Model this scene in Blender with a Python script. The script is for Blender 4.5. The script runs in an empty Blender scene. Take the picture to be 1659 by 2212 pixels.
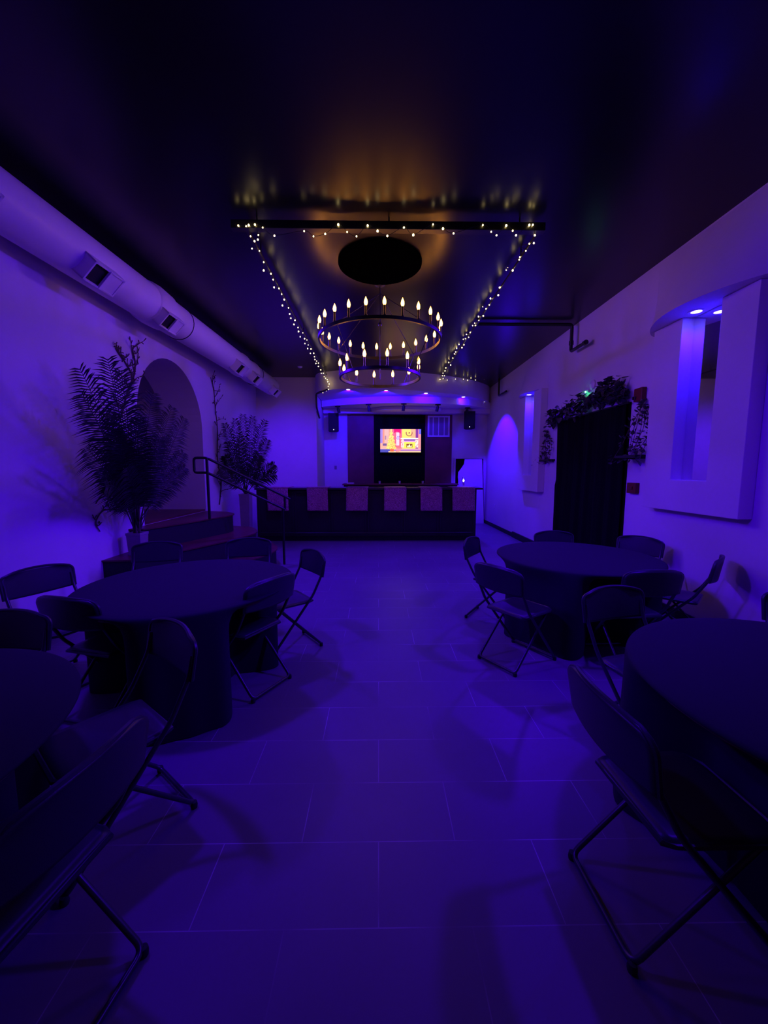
import bpy, bmesh, math, random
from mathutils import Vector, Matrix
PI=math.pi
R=math.radians
random.seed(7)
SC=bpy.context.scene
COL=SC.collection
# ------------------------------------------------------------------ camera
F=830.;CX=829.5;CY=1106.;H=1.58;PITCH=R(6.2);YAW=R(0.8)
cam=bpy.data.cameras.new('camera');co=bpy.data.objects.new('camera',cam);COL.objects.link(co)
co.location=(0,0,H);co.rotation_euler=(PI/2-PITCH,0,-YAW)
cam.sensor_fit='VERTICAL';cam.sensor_height=36;cam.sensor_width=27;cam.lens=36*F/2212;cam.clip_start=.02;cam.clip_end=100
SC.camera=co
_fw=Vector((math.sin(YAW)*math.cos(PITCH),math.cos(YAW)*math.cos(PITCH),-math.sin(PITCH)))
_rt=Vector((math.cos(YAW),-math.sin(YAW),0));_up=_rt.cross(_fw)
def ray(px,py): return _fw+_rt*((px-CX)/F)-_up*((py-CY)/F)
# world point on the vertical plane x=X, the plane y=Y or the height z=Z, seen in a direction
def at_x(px,py,X): d=ray(px,py);return Vector((0,0,H))+d*(X/d.x)
def at_y(px,py,Y): d=ray(px,py);return Vector((0,0,H))+d*(Y/d.y)
def at_z(px,py,Z): d=ray(px,py);return Vector((0,0,H))+d*((Z-H)/d.z)
# ------------------------------------------------------------------ materials
def mat(name,col,rough=.6,metal=0.,spec=.5,noise=0.,nscale=8.,bump=0.,bscale=60.,coat=0.):
    m=bpy.data.materials.new(name);m.use_nodes=True;nt=m.node_tree;b=nt.nodes['Principled BSDF']
    b.inputs['Base Color'].default_value=(*col,1);b.inputs['Roughness'].default_value=rough;b.inputs['Metallic'].default_value=metal
    b.inputs['Specular IOR Level'].default_value=spec
    if coat: b.inputs['Coat Weight'].default_value=coat
    tc=nt.nodes.new('ShaderNodeTexCoord')
    if noise:
        n=nt.nodes.new('ShaderNodeTexNoise');n.inputs['Scale'].default_value=nscale;n.inputs['Detail'].default_value=4
        nt.links.new(tc.outputs['Object'],n.inputs['Vector'])
        r=nt.nodes.new('ShaderNodeValToRGB');r.color_ramp.elements[0].position=.3;r.color_ramp.elements[1].position=.7
        r.color_ramp.elements[0].color=(*[c*(1-noise) for c in col],1);r.color_ramp.elements[1].color=(*[min(1,c*(1+noise)) for c in col],1)
        nt.links.new(n.outputs['Fac'],r.inputs['Fac']);nt.links.new(r.outputs['Color'],b.inputs['Base Color'])
    if bump:
        n=nt.nodes.new('ShaderNodeTexNoise');n.inputs['Scale'].default_value=bscale;n.inputs['Detail'].default_value=3
        nt.links.new(tc.outputs['Object'],n.inputs['Vector'])
        bp=nt.nodes.new('ShaderNodeBump');bp.inputs['Strength'].default_value=bump;bp.inputs['Distance'].default_value=.01
        nt.links.new(n.outputs['Fac'],bp.inputs['Height']);nt.links.new(bp.outputs['Normal'],b.inputs['Normal'])
    return m
def emis(name,col,s):
    m=bpy.data.materials.new(name);m.use_nodes=True;nt=m.node_tree;b=nt.nodes['Principled BSDF']
    b.inputs['Base Color'].default_value=(*[min(1,c) for c in col],1);b.inputs['Emission Color'].default_value=(*col,1);b.inputs['Emission Strength'].default_value=s
    return m
M={}
M['paint']=mat('white_wall_paint',(.74,.70,.70),.75,noise=.04,nscale=1.5,bump=.15,bscale=25)
M['duct']=mat('white_duct_paint',(.78,.75,.74),.45,bump=.05,bscale=10)
M['white']=mat('white_enamel',(.78,.76,.76),.4)
M['black_ceiling']=mat('black_semigloss_ceiling_paint',(.0035,.003,.0035),.28,spec=.42)
M['black']=mat('matte_black_paint',(.012,.012,.014),.7)
M['bar']=mat('black_bar_laminate',(.02,.018,.02),.45,noise=.2,nscale=3)
M['bartop']=mat('dark_glossy_counter',(.05,.035,.04),.25)
M['metal']=mat('black_powder_coat_metal',(.012,.011,.011),.36,spec=.5)
M['plastic']=mat('black_chair_plastic',(.036,.034,.042),.36,bump=.08,bscale=300)
M['tube']=mat('black_steel_tube',(.035,.034,.038),.3,spec=.7)
M['rubber']=mat('black_rubber',(.02,.02,.02),.8)
M['chrome']=mat('bare_steel',(.6,.6,.62),.25,metal=1)
M['cloth']=mat('black_polyester_cloth',(.022,.020,.028),.85,spec=.3,bump=.1,bscale=400)
M['curtain']=mat('black_curtain_cloth',(.004,.004,.005),.95,spec=.1)
M['void']=mat('deep_black_felt',(.0008,.0008,.001),1,spec=0)
M['wood']=mat('dark_red_wood',(.12,.028,.024),.4,noise=.35,nscale=4)
M['maroon']=mat('maroon_stained_panel',(.17,.035,.05),.5,noise=.25,nscale=2)
M['palm']=mat('dark_palm_green',(.022,.026,.018),.55,noise=.3,nscale=6)
M['stem']=mat('palm_stem_brown',(.10,.07,.05),.7,noise=.3,nscale=20)
M['twig']=mat('twig_brown',(.10,.06,.05),.8,noise=.3,nscale=30)
M['ivy']=mat('ivy_green',(.07,.08,.05),.55,noise=.35,nscale=25)
M['red']=mat('red_fire_plastic',(.17,.004,.006),.5)
M['pot']=mat('grey_planter_paint',(.28,.24,.26),.5,noise=.1)
M['mirror']=mat('mirror_glass',(.85,.85,.87),.03,metal=1)
M['clear']=mat('clear_glass',(.9,.9,.95),.05)
M['clear'].node_tree.nodes['Principled BSDF'].inputs['Transmission Weight'].default_value=1
M['bulb']=emis('warm_filament_bulb',(1,.35,.040),27)
M['fairy']=emis('warm_fairy_bulb',(1,.74,.28),14)
M['blue_lens']=emis('blue_downlight_lens',(.75,.6,1.0),6)
M['led']=emis('white_led',(.8,.8,1),4)
M['green_led']=emis('green_led',(.1,1,.35),10)
def floor_mat():
    m=bpy.data.materials.new('grey_stone_floor_tile');m.use_nodes=True;nt=m.node_tree;b=nt.nodes['Principled BSDF']
    tc=nt.nodes.new('ShaderNodeTexCoord');mp=nt.nodes.new('ShaderNodeMapping')
    mp.inputs['Location'].default_value=(.33+.655*10,-1.17+.3125*20,0)
    nt.links.new(tc.outputs['Object'],mp.inputs['Vector'])
    br=nt.nodes.new('ShaderNodeTexBrick');br.inputs['Scale'].default_value=1;br.inputs['Brick Width'].default_value=.655;br.inputs['Row Height'].default_value=.3125
    br.inputs['Mortar Size'].default_value=.0022;br.inputs['Mortar Smooth'].default_value=.3;br.offset=.5
    br.inputs['Color1'].default_value=(.215,.205,.215,1);br.inputs['Color2'].default_value=(.235,.225,.235,1);br.inputs['Mortar'].default_value=(.42,.40,.42,1)
    nt.links.new(mp.outputs['Vector'],br.inputs['Vector'])
    n=nt.nodes.new('ShaderNodeTexNoise');n.inputs['Scale'].default_value=1.2;n.inputs['Detail'].default_value=5
    nt.links.new(tc.outputs['Object'],n.inputs['Vector'])
    # grout is cleaner in places: the light grout shows only where the noise is high
    n2=nt.nodes.new('ShaderNodeTexNoise');n2.inputs['Scale'].default_value=1.7;nt.links.new(tc.outputs['Object'],n2.inputs['Vector'])
    r2=nt.nodes.new('ShaderNodeValToRGB');r2.color_ramp.elements[0].position=.42;r2.color_ramp.elements[1].position=.62
    nt.links.new(n2.outputs['Fac'],r2.inputs['Fac'])
    gm=nt.nodes.new('ShaderNodeMix');gm.data_type='RGBA';gm.inputs['A'].default_value=(.25,.24,.25,1);gm.inputs['B'].default_value=(.6,.57,.6,1)
    nt.links.new(r2.outputs['Color'],gm.inputs['Factor']);nt.links.new(gm.outputs['Result'],br.inputs['Mortar'])
    mx=nt.nodes.new('ShaderNodeMix');mx.data_type='RGBA';mx.blend_type='MULTIPLY';mx.inputs['Factor'].default_value=.35
    nt.links.new(br.outputs['Color'],mx.inputs['A']);nt.links.new(n.outputs['Fac'],mx.inputs['B'])
    nt.links.new(mx.outputs['Result'],b.inputs['Base Color'])
    b.inputs['Roughness'].default_value=.42;b.inputs['Specular IOR Level'].default_value=.35
    bp=nt.nodes.new('ShaderNodeBump');bp.inputs['Strength'].default_value=.25;bp.inputs['Distance'].default_value=.004
    nt.links.new(n.outputs['Fac'],bp.inputs['Height']);nt.links.new(bp.outputs['Normal'],b.inputs['Normal'])
    return m
M['floor']=floor_mat()
def sequin():
    m=mat('rose_sequin_fabric',(.5,.15,.25),.4,metal=.2)
    nt=m.node_tree;b=nt.nodes['Principled BSDF'];tc=nt.nodes.new('ShaderNodeTexCoord')
    v=nt.nodes.new('ShaderNodeTexVoronoi');v.inputs['Scale'].default_value=55;nt.links.new(tc.outputs['Object'],v.inputs['Vector'])
    r=nt.nodes.new('ShaderNodeValToRGB');r.color_ramp.elements[0].color=(.34,.11,.18,1);r.color_ramp.elements[1].color=(.80,.36,.48,1)
    n=nt.nodes.new('ShaderNodeTexNoise');n.inputs['Scale'].default_value=34;n.inputs['Distortion'].default_value=3;nt.links.new(tc.outputs['Object'],n.inputs['Vector'])
    r.color_ramp.elements[0].position=.45;r.color_ramp.elements[1].position=.6
    nt.links.new(n.outputs['Fac'],r.inputs['Fac']);nt.links.new(r.outputs['Color'],b.inputs['Base Color'])
    bp=nt.nodes.new('ShaderNodeBump');bp.inputs['Strength'].default_value=.6;bp.inputs['Distance'].default_value=.01
    nt.links.new(v.outputs['Distance'],bp.inputs['Height']);nt.links.new(bp.outputs['Normal'],b.inputs['Normal'])
    return m
M['sequin']=sequin()
# ------------------------------------------------------------------ mesh building
class MB:
    def __init__(s): s.v=[];s.f=[]
    def add(s,v,f):
        o=len(s.v);s.v+= [tuple(p) for p in v];s.f+=[tuple(i+o for i in q) for q in f];return s
    def box(s,a,b):
        x0,y0,z0=[min(a[i],b[i]) for i in range(3)];x1,y1,z1=[max(a[i],b[i]) for i in range(3)]
        return s.add([(x0,y0,z0),(x1,y0,z0),(x1,y1,z0),(x0,y1,z0),(x0,y0,z1),(x1,y0,z1),(x1,y1,z1),(x0,y1,z1)],
            [(0,3,2,1),(4,5,6,7),(0,1,5,4),(1,2,6,5),(2,3,7,6),(3,0,4,7)])
    def obox(s,c,X,Y,Z,hx,hy,hz):
        c=Vector(c);X=Vector(X).normalized()*hx;Y=Vector(Y).normalized()*hy;Z=Vector(Z).normalized()*hz
        v=[c+X*i+Y*j+Z*k for k in(-1,1) for j in(-1,1) for i in(-1,1)]
        return s.add(v,[(0,2,3,1),(4,5,7,6),(0,1,5,4),(2,6,7,3),(0,4,6,2),(1,3,7,5)])
    def tube(s,pts,r,n=10,cap=True,closed=False):
        pts=[Vector(p) for p in pts];m=len(pts)
        rr=r if isinstance(r,(list,tuple)) else [r]*m
        T=[]
        for i in range(m):
            if closed: t=pts[(i+1)%m]-pts[i-1]
            else: t=pts[min(i+1,m-1)]-pts[max(i-1,0)]
            if t.length<1e-9: t=Vector((0,0,1))
            T.append(t.normalized())
        u=T[0].orthogonal().normalized();V=[]
        for i in range(m):
            u=(u-T[i]*u.dot(T[i]))
            if u.length<1e-6: u=T[i].orthogonal()
            u.normalize();w=T[i].cross(u)
            for k in range(n):
                a=2*PI*k/n;V.append(pts[i]+(u*math.cos(a)+w*math.sin(a))*rr[i])
        Fc=[]
        for i in range(m if closed else m-1):
            j=(i+1)%m
            for k in range(n): Fc.append((i*n+k,i*n+(k+1)%n,j*n+(k+1)%n,j*n+k))
        if cap and not closed: Fc.append(tuple(range(n-1,-1,-1)));Fc.append(tuple((m-1)*n+k for k in range(n)))
        return s.add(V,Fc)
    def lathe(s,prof,c=(0,0,0),n=24,caps=True,mtx=None):
        V=[];Fc=[]
        for r,z in prof:
            for k in range(n):
                a=2*PI*k/n;p=Vector((r*math.cos(a),r*math.sin(a),z))
                if mtx: p=mtx@p
                V.append(p+Vector(c))
        m=len(prof)
        for i in range(m-1):
            for k in range(n): Fc.append((i*n+k,i*n+(k+1)%n,(i+1)*n+(k+1)%n,(i+1)*n+k))
        if caps: Fc.append(tuple(range(n-1,-1,-1)));Fc.append(tuple((m-1)*n+k for k in range(n)))
        return s.add(V,Fc)
    def prism(s,poly,z0,z1):
        n=len(poly);V=[(x,y,z0) for x,y in poly]+[(x,y,z1) for x,y in poly]
        return s.add(V,[tuple(range(n-1,-1,-1)),tuple(range(n,2*n))]+[(i,(i+1)%n,n+(i+1)%n,n+i) for i in range(n)])
    def grid(s,fn,nu,nv,closed_u=False):
        V=[fn(i,j) for j in range(nv) for i in range(nu)]
        Fc=[]
        for j in range(nv-1):
            for i in range(nu if closed_u else nu-1):
                k=(i+1)%nu;Fc.append((j*nu+i,j*nu+k,(j+1)*nu+k,(j+1)*nu+i))
        return s.add(V,Fc)
    def build(s,name,m,parent=None,smooth=False,bevel=0,seg=2,solid=0,sub=0,loc=None):
        me=bpy.data.meshes.new(name);me.from_pydata([tuple(p) for p in s.v],[],s.f);me.validate()
        bm=bmesh.new();bm.from_mesh(me)
        bmesh.ops.recalc_face_normals(bm,faces=bm.faces)
        bm.to_mesh(me);bm.free()
        o=bpy.data.objects.new(name,me);COL.objects.link(o)
        if m: me.materials.append(M[m] if isinstance(m,str) else m)
        if solid:
            q=o.modifiers.new('solid','SOLIDIFY');q.thickness=solid;q.offset=0
        if bevel:
            q=o.modifiers.new('bevel','BEVEL');q.width=bevel;q.segments=seg;q.limit_method='ANGLE';q.angle_limit=R(40)
        if sub:
            q=o.modifiers.new('sub','SUBSURF');q.levels=sub;q.render_levels=sub
        if smooth:
            for p in me.polygons: p.use_smooth=True
            if smooth!='all': me.set_sharp_from_angle(angle=R(40))
        if parent: o.parent=parent
        if loc: o.location=loc
        return o
def catmull(P,n=6,closed=False):
    P=[Vector(p) for p in P];out=[];m=len(P)
    for i in range(m if closed else m-1):
        if closed: a,b,c,d=P[i-1],P[i],P[(i+1)%m],P[(i+2)%m]
        else: a,b,c,d=P[max(i-1,0)],P[i],P[i+1],P[min(i+2,m-1)]
        for k in range(n):
            t=k/n;out.append(.5*((2*b)+(c-a)*t+(2*a-5*b+4*c-d)*t*t+(3*b-a-3*c+d)*t**3))
    if not closed: out.append(P[-1])
    return out
def tag(o,label,cat,group=None,kind=None):
    o['label']=label;o['category']=cat
    if group: o['group']=group
    if kind: o['kind']=kind
    return o
def struct(o,label=None):
    o['kind']='structure'
    if label: o['label']=label
    return o
def empty(name,loc=(0,0,0),rz=0):
    o=bpy.data.objects.new(name,None);o.empty_display_size=.1;COL.objects.link(o);o.location=loc;o.rotation_euler=(0,0,rz);return o
def copy_tree(o,parent=None):
    c=o.copy();COL.objects.link(c)
    c.parent=parent
    for ch in [x for x in bpy.data.objects if x.parent==o]: copy_tree(ch,c)
    return c
# ------------------------------------------------------------------ ROOM SHELL
XL=-3.12;XR=3.2;ZC=3.93;YB=11.5;YN=-3.2
struct(MB().box((XL-.15,YN,-.12),(XR+.15,YB+.15,0)).build('floor','floor'))
struct(MB().box((XL-2.4,YN-.15,ZC),(XR+.15,YB+.15,ZC+.12)).build('ceiling','black_ceiling'))
struct(MB().box((XL-.15,YN-.15,0),(XR+.15,YN,ZC)).build('wall_front','paint'))
struct(MB().box((XL-.7,YB,0),(XR+.15,YB+.15,ZC)).build('wall_back','paint'))
# the back wall steps forward on the left, beside the bar
struct(MB().box((XL-.7,10.1,0),(-1.60,YB-.002,ZC-.002)).build('wall_back_left','paint'))
# right wall
struct(MB().box((XR,YN,0),(XR+.15,YB,ZC)).build('wall_right','paint'))
# left wall with the arched passage: thick wall, arch y 5.12..6.96, spring z 2.3
AY0,AY1,AS=5.12,6.96,2.30
AR=(AY1-AY0)/2;AC=(AY0+AY1)/2
LF=.88 # passage floor height
LS=.85 # stair landing height
def arch_wall():
    T=.68
    m=MB()
    n=24
    arc=[(AC-AR*math.cos(PI*k/n),AS+AR*math.sin(PI*k/n)) for k in range(n+1)]
    # front/back skins in strips so that the opening is clean
    def skin(x):
        V=[];Fc=[]
        def q(a,b,c,d):
            o=len(V);V.extend([(x,*a),(x,*b),(x,*c),(x,*d)]);Fc.append((o,o+1,o+2,o+3))
        q((YN,0),(AY0,0),(AY0,ZC),(YN,ZC));q((AY1,0),(10.1,0),(10.1,ZC),(AY1,ZC));q((AY0,0),(AY1,0),(AY1,LF-.03),(AY0,LF-.03))
        for k in range(n):
            a,b=arc[k],arc[k+1];q(a,b,(b[0],ZC),(a[0],ZC))
        return V,Fc
    m.add(*skin(XL));m.add(*skin(XL-T))
    path=[(AY0,LF-.03)]+arc+[(AY1,LF-.03)]
    V=[(XL,*p) for p in path]+[(XL-T,*p) for p in path];k=len(path)
    m.add(V,[(i,i+1,k+i+1,k+i) for i in range(k-1)]+[(0,k,2*k-1,k-1)])
    m.add([(XL,YN,0),(XL-T,YN,0),(XL-T,YN,ZC),(XL,YN,ZC),(XL,10.1,0),(XL-T,10.1,0),(XL-T,10.1,ZC),(XL,10.1,ZC)],[(0,1,2,3),(4,7,6,5),(0,4,5,1),(3,2,6,7)])
    bm_o=m.build('wall_left','paint')
    w=bm_o.modifiers.new('w','WELD');w.merge_threshold=.001
    return bm_o
struct(arch_wall())
# the dark room beyond the arch
struct(MB().box((XL-2.3,AY1,LF-.1),(XL-.68,AY1+.1,3.5)).build('wall_passage_far','paint'))
struct(MB().box((XL-2.3,4.4,LF-.1),(XL-2.2,AY1,3.5)).build('wall_passage_left','paint'))
struct(MB().box((XL-2.3,4.3,LF-.1),(XL-.68,4.4,3.5)).build('wall_passage_near','paint'))
struct(MB().box((XL-2.3,4.3,3.4),(XL-.68,AY1+.1,3.5)).build('ceiling_passage','black'))
struct(MB().box((XL-2.3,4.3,LF-.14),(XL-.02,AY1,LF)).build('floor_passage','wood'))
# baseboard on the right wall
struct(MB().box((XR-.02,9.0,0),(XR,YB,.10)).box((XR-.035,6.92,0),(XR,9.0,.135)).box((XR-.02,YN,0),(XR,4.85,.10)).build('baseboard_right','black',bevel=.004))
struct(MB().box((XL,YN,0),(XL+.02,4.05,.10)).build('baseboard_left','black'))
# ------------------------------------------------------------------ bulkhead over the bar (two curved tiers)
T1=catmull([(-1.58,9.95,0),(-1.38,9.6,0),(-.65,9.35,0),(.22,9.37,0),(1.28,9.69,0),(2.28,10.22,0),(2.95,10.85,0),(XR-.002,11.3,0)],6)
T2=catmull([(-1.58,10.95,0),(-.87,10.58,0),(.22,10.3,0),(1.3,10.33,0),(2.35,10.6,0),(XR-.002,11.2,0)],6)
ZT1=3.50;ZT2=3.33
def band(curve,inset=0):
    p=[(c.x,c.y+inset) for c in curve]
    return [(p[0][0],YB-.002)]+p+[(p[-1][0],YB-.002)]
struct(MB().prism(band(T1),ZT1,ZC-.001).build('trim_1','paint',smooth=True),'curved white bulkhead over the bar with a row of blue downlights')
struct(MB().prism(band(T2),ZT2,ZT1-.002).build('trim_2','paint',smooth=True),'lower tier of the curved bulkhead holding the spotlights')
struct(MB().box((-1.58,YB-.26,3.20),(XR-.002,YB-.002,ZT2-.002)).build('trim_3','paint'),'white beam along the top of the back wall')
hd=[(.80+1.0*math.cos(PI+PI*k/24),YB-.262+.5*math.sin(PI+PI*k/24)) for k in range(25)]
struct(MB().prism(hd,3.24,3.328).build('trim_4','paint',smooth=True),'half-round ledge under the bulkhead above the television')
# ------------------------------------------------------------------ wall bulkheads over the mirror niches + boxed panels
def niche(name_w,name_t,y0,y1,s0,s1,zt,yc,half,bulge,lab):
    zb=1.16;zs=1.48;x0=XR-.13
    w=empty(name_w,(XR,(y0+y1)/2,zb));struct(w,lab)
    t_=zt-.003
    pl=[(y0,zb),(y1,zb),(y1,t_),(s1,t_),(s1,zs),(s0,zs),(s0,t_),(y0,t_)];n=8
    m=MB().add([(x0,a,b) for a,b in pl]+[(XR-.003,a,b) for a,b in pl],[tuple(range(n)),tuple(range(2*n-1,n-1,-1))]+[(i,(i+1)%n,n+(i+1)%n,n+i) for i in range(n)])
    o=m.build('frame_panel','paint',bevel=.004);o.parent=w;o.matrix_parent_inverse=Matrix.Translation(-w.location)
    o=MB().box((XR-.012,s0+.002,zs+.002),(XR-.004,s1-.002,zt-.004)).build('mirror_glass','mirror');o.parent=w;o.matrix_parent_inverse=Matrix.Translation(-w.location)
    # bulkhead: loft from bulged plan curve at the bottom to the flat wall on top
    m=MB();nu=25;nv=9
    def fn(i,j):
        t=i/(nu-1)*2-1;b=bulge*max(0,(1-t*t))**.8;v=j/(nv-1)
        return (XR-b*(1-v)**1.15 - (.002 if 0<i<nu-1 else 0),yc+half*t,zt+(.80*v))
    m.grid(fn,nu,nv)
    base=[fn(i,0) for i in range(nu)]
    m.add(base+[(XR,p[1],zt) for p in base],[(i,i+1,nu+i+1,nu+i) for i in range(nu-1)])
    struct(m.build(name_t,'paint',smooth=True),'curved bulkhead on the right wall above the '+lab.split(' on ')[0])
niche('window_1','trim_5',3.22,4.42,3.57,4.02,3.11,3.80,.80,.38,'boxed white panel with tall narrow mirror slot on the near right wall')
niche('window_2','trim_6',7.40,8.56,7.74,8.19,3.12,8.02,.62,.28,'boxed white panel with narrow lit slot on the far right wall')
# ------------------------------------------------------------------ downlights
def downlight(p,label,group,r=.045):
    t=empty('downlight',p);tag(t,label,'downlight',group)
    MB().lathe([(r,-.001),(r*1.5,-.001),(r*1.5,-.008),(r,-.008),(r,-.001)],caps=False).build('trim_ring','white',t,smooth=True)
    MB().lathe([(r*.98,-.002),(r*.9,-.006),(r*.4,-.009),(.001,-.010)],caps=False).build('lens','blue_lens',t,smooth=True)
    return t
def spot(loc,aim,power,col,size=R(70),blend=.6,rad=.04):
    l=bpy.data.lights.new('spot_light','SPOT');l.energy=power;l.color=col;l.spot_size=size;l.spot_blend=blend;l.shadow_soft_size=rad
    o=bpy.data.objects.new('spot_light',l);COL.objects.link(o);o.location=loc
    o.rotation_euler=(Vector(aim)-Vector(loc)).to_track_quat('-Z','Y').to_euler();return o
def point(loc,power,col,rad=.1):
    l=bpy.data.lights.new('point_light','POINT');l.energy=power;l.color=col;l.shadow_soft_size=rad
    o=bpy.data.objects.new('point_light',l);COL.objects.link(o);o.location=loc;return o
BLUE=(.058,0.0,1.0)
DEEP=(.016,0,1.0)
WARM=(1,.55,.18)
ZD=ZT1
for i,(px,py) in enumerate([(752,841),(834,843),(920,849),(1001,857),(1050,872)]):
    p=at_z(px,py,ZD)
    p.z=ZD
    if i==4: p.x=2.95;p.y=11.05
    downlight(p,['leftmost blue downlight in the bulkhead over the bar','second blue downlight from the left in the bar bulkhead','middle blue downlight in the bulkhead over the bar','second blue downlight from the right in the bar bulkhead','rightmost blue downlight in the bulkhead, next to the right wall'][i],'downlights in the bar bulkhead')
    spot((p.x,p.y+.06,p.z-.03),(p.x,p.y+.75,p.z-.16),[165,130,85,26,2][i],(.022,0,1),R(100),.8,.02)
for (x,y,z),lb,e in [((3.075,3.86,3.11),'blue downlight above the near mirror slot on the right wall',60),((3.075,8.02,3.12),'blue downlight above the far mirror slot on the right wall',60)]:
    downlight((x,y,z),lb,'downlights above the mirror slots')
    spot((x+.02,y-.05,z-.03),(x+.03,y+.02,0),e,DEEP,R(150),.9,.02)
# ------------------------------------------------------------------ AIR DUCT
def dx(y): return -2.87+(y-3)*.040
duct=empty('air_duct',(dx(3),3,3.60));tag(duct,'long round white air duct with side registers hung under the ceiling along the left wall','air duct')
def dpart(m,name,mt,par=duct,**k):
    o=m.build(name,mt,par,**k);return o
L=duct.location
prof=[(-3.0,.215),(4.86,.215),(4.88,.235),(4.98,.245),(5.2,.235),(5.22,.215),(7.62,.205),(7.64,.22),(7.74,.22),(7.76,.2),(8.2,.2),(8.22,.215),(8.3,.215),(8.32,.2),(9.62,.2)]
m=MB();m.tube([Vector((dx(y),y,3.60))-L for y,_ in prof],[r for _,r in prof],n=40);dpart(m,'duct_body','duct',smooth=True)
for y in (1.2,5.6,8.45):
    m=MB();pts=[]
    c=Vector((dx(y),y,3.60))-L
    for k in range(33):
        a=-PI+2*PI*k/32;pts.append(c+Vector((math.cos(a)*.217,0,math.sin(a)*.217)))
    m.tube(pts[:-1],.006,n=6,closed=True);m.box(c+Vector((-.01,-.01,.21)),c+Vector((.01,.01,.30)));dpart(m,'hanger_strap','metal')
for y,sc in ((1.55,1),(2.72,1),(3.92,1),(5.05,.95),(7.25,.95),(8.05,.9),(9.35,.9)):
    a=R(-44)
    N=Vector((math.cos(a),0,math.sin(a)));U=Vector((.04,1,0)).normalized();W=N.cross(U).normalized()
    c=Vector((dx(y),y,3.60))-L+N*.30
    m=MB()
    hl=.19*sc;hw=.105*sc
    t=.018
    # open boot with a rim
    for sx,ex in ((1,0),(-1,0)):
        m.obox(c+U*sx*(hl-t/2)-N*.065,U,W,N,t/2,hw,.08)
        m.obox(c+W*sx*(hw-t/2)-N*.065,U,W,N,hl,t/2,.08)
    m.obox(c+N*.012,U,W,N,t*.5,hw,.012)
    rg=dpart(m,'register','duct',bevel=.003)
    MB().obox(c-N*.02+U*(-hl*.5),U,W,N,hl*.46,hw*.86,.004).build('blade','black',rg)  # black plate stands in for the dark inside the open half
    MB().obox(c+N*.004+U*(hl*.5),U,W,N,hl*.46,hw*.86,.004).build('damper','duct',rg)
# ------------------------------------------------------------------ CHANDELIER
CH=Vector((.02,5.15,0))
ch=empty('chandelier',(CH.x,CH.y,ZC));tag(ch,'large black two-tier ring chandelier with candle bulbs hanging from the ceiling','chandelier')
zU=3.235-ZC;zL=2.775-ZC;RU=.775;RLo=.515
def ringm(Rr,z,h=.038,t=.022):
    return MB().lathe([(Rr-t/2,z-h/2),(Rr+t/2,z-h/2),(Rr+t/2,z+h/2),(Rr-t/2,z+h/2),(Rr-t/2,z-h/2)],n=96,caps=False)
MB().lathe([(.001,-.002),(.065,-.002),(.065,-.02),(.03,-.035),(.012,-.04)],n=24).build('canopy','metal',ch,smooth=True)
MB().tube([(0,0,-.03),(0.004,0,-.3),(0,0,zL-.02)],.007).build('centre_rod','metal',ch,smooth=True)
MB().lathe([(.001,-.03),(.02,-.02),(.026,0),(.02,.02),(.001,.03)],c=(0,0,zU+.2),n=12).build('hub','metal',ch,smooth=True)
ringm(RU,zU).build('upper_ring','metal',ch,smooth=True);ringm(RLo,zL,.034).build('lower_ring','metal',ch,smooth=True)
for k in range(4):
    a=PI/4+k*PI/2+.1
    MB().tube([(0,0,-.12),(RU*math.cos(a),RU*math.sin(a),zU)],.005,n=6).build('upper_strut','metal',ch)
    MB().tube([((RU)*math.cos(a),(RU)*math.sin(a),zU),(RLo*math.cos(a),RLo*math.sin(a),zL)],.005,n=6).build('lower_strut','metal',ch)
def candle_proto():
    cd=MB().lathe([(.001,0),(.020,0),(.020,.006),(.0125,.008),(.0125,.105),(.009,.107),(.001,.107)],n=12,caps=False).build('candle_sleeve','metal',ch,smooth=True)
    b=MB().lathe([(.001,.106),(.010,.107),(.017,.122),(.0195,.139),(.0165,.159),(.009,.178),(.002,.195),(.0005,.198)],n=12,caps=False).build('bulb','bulb',cd,smooth=True)
    return cd,b
cd0,b0=candle_proto();first=True
for n,Rr,z,ph in ((24,RU,zU+.019,.06),(12,RLo,zL+.017,.16)):
    for k in range(n):
        a=2*PI*k/n+ph
        if first: c,b=cd0,b0;first=False
        else:
            c=cd0.copy();b=b0.copy();COL.objects.link(c);COL.objects.link(b);b.parent=c
        c.location=(Rr*math.cos(a),Rr*math.sin(a),z)
# round black patch on the ceiling
tag(MB().lathe([(.001,ZC-.03),(.46,ZC-.03),(.475,ZC-.02),(.475,ZC-.001),(.001,ZC-.001)],c=(.02,4.66,0),n=64,caps=False).build('ceiling_medallion','void',smooth=True),'round matte black medallion on the glossy black ceiling above the chandelier','ceiling medallion')
# ------------------------------------------------------------------ ceiling rails with fairy lights
ZS=3.84;YS=3.86
def rail(p0,p1,hw,label):
    p0=Vector(p0);p1=Vector(p1);d=(p1-p0)
    o=MB().obox((p0+p1)/2,d,Vector((0,0,1)).cross(d),(0,0,1),d.length/2,hw,hw)
    dn=d.normalized()
    for t in (.08,.5,.92):
        c=p0+d*t;o.tube([c,(c.x,c.y,ZC)],.008,n=6)
    return tag(o.build('ceiling_rail','metal',bevel=.004),label,'rail','rails carrying the fairy lights')
rail((-1.36,YS,ZS),(1.56,YS,ZS),.036,'black ceiling rail running across the room at the near end of the fairy lights')
rail((-1.24,YS+.05,ZS),(-1.24,9.45,ZS),.014,'black ceiling rail running lengthwise on the left of the chandelier')
rail((1.53,YS+.05,ZS),(1.53,9.75,ZS),.014,'black ceiling rail running lengthwise on the right of the chandelier')
def z2(l): return [(500+x/2.37,440+y/2.37) for x,y in l]
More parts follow.
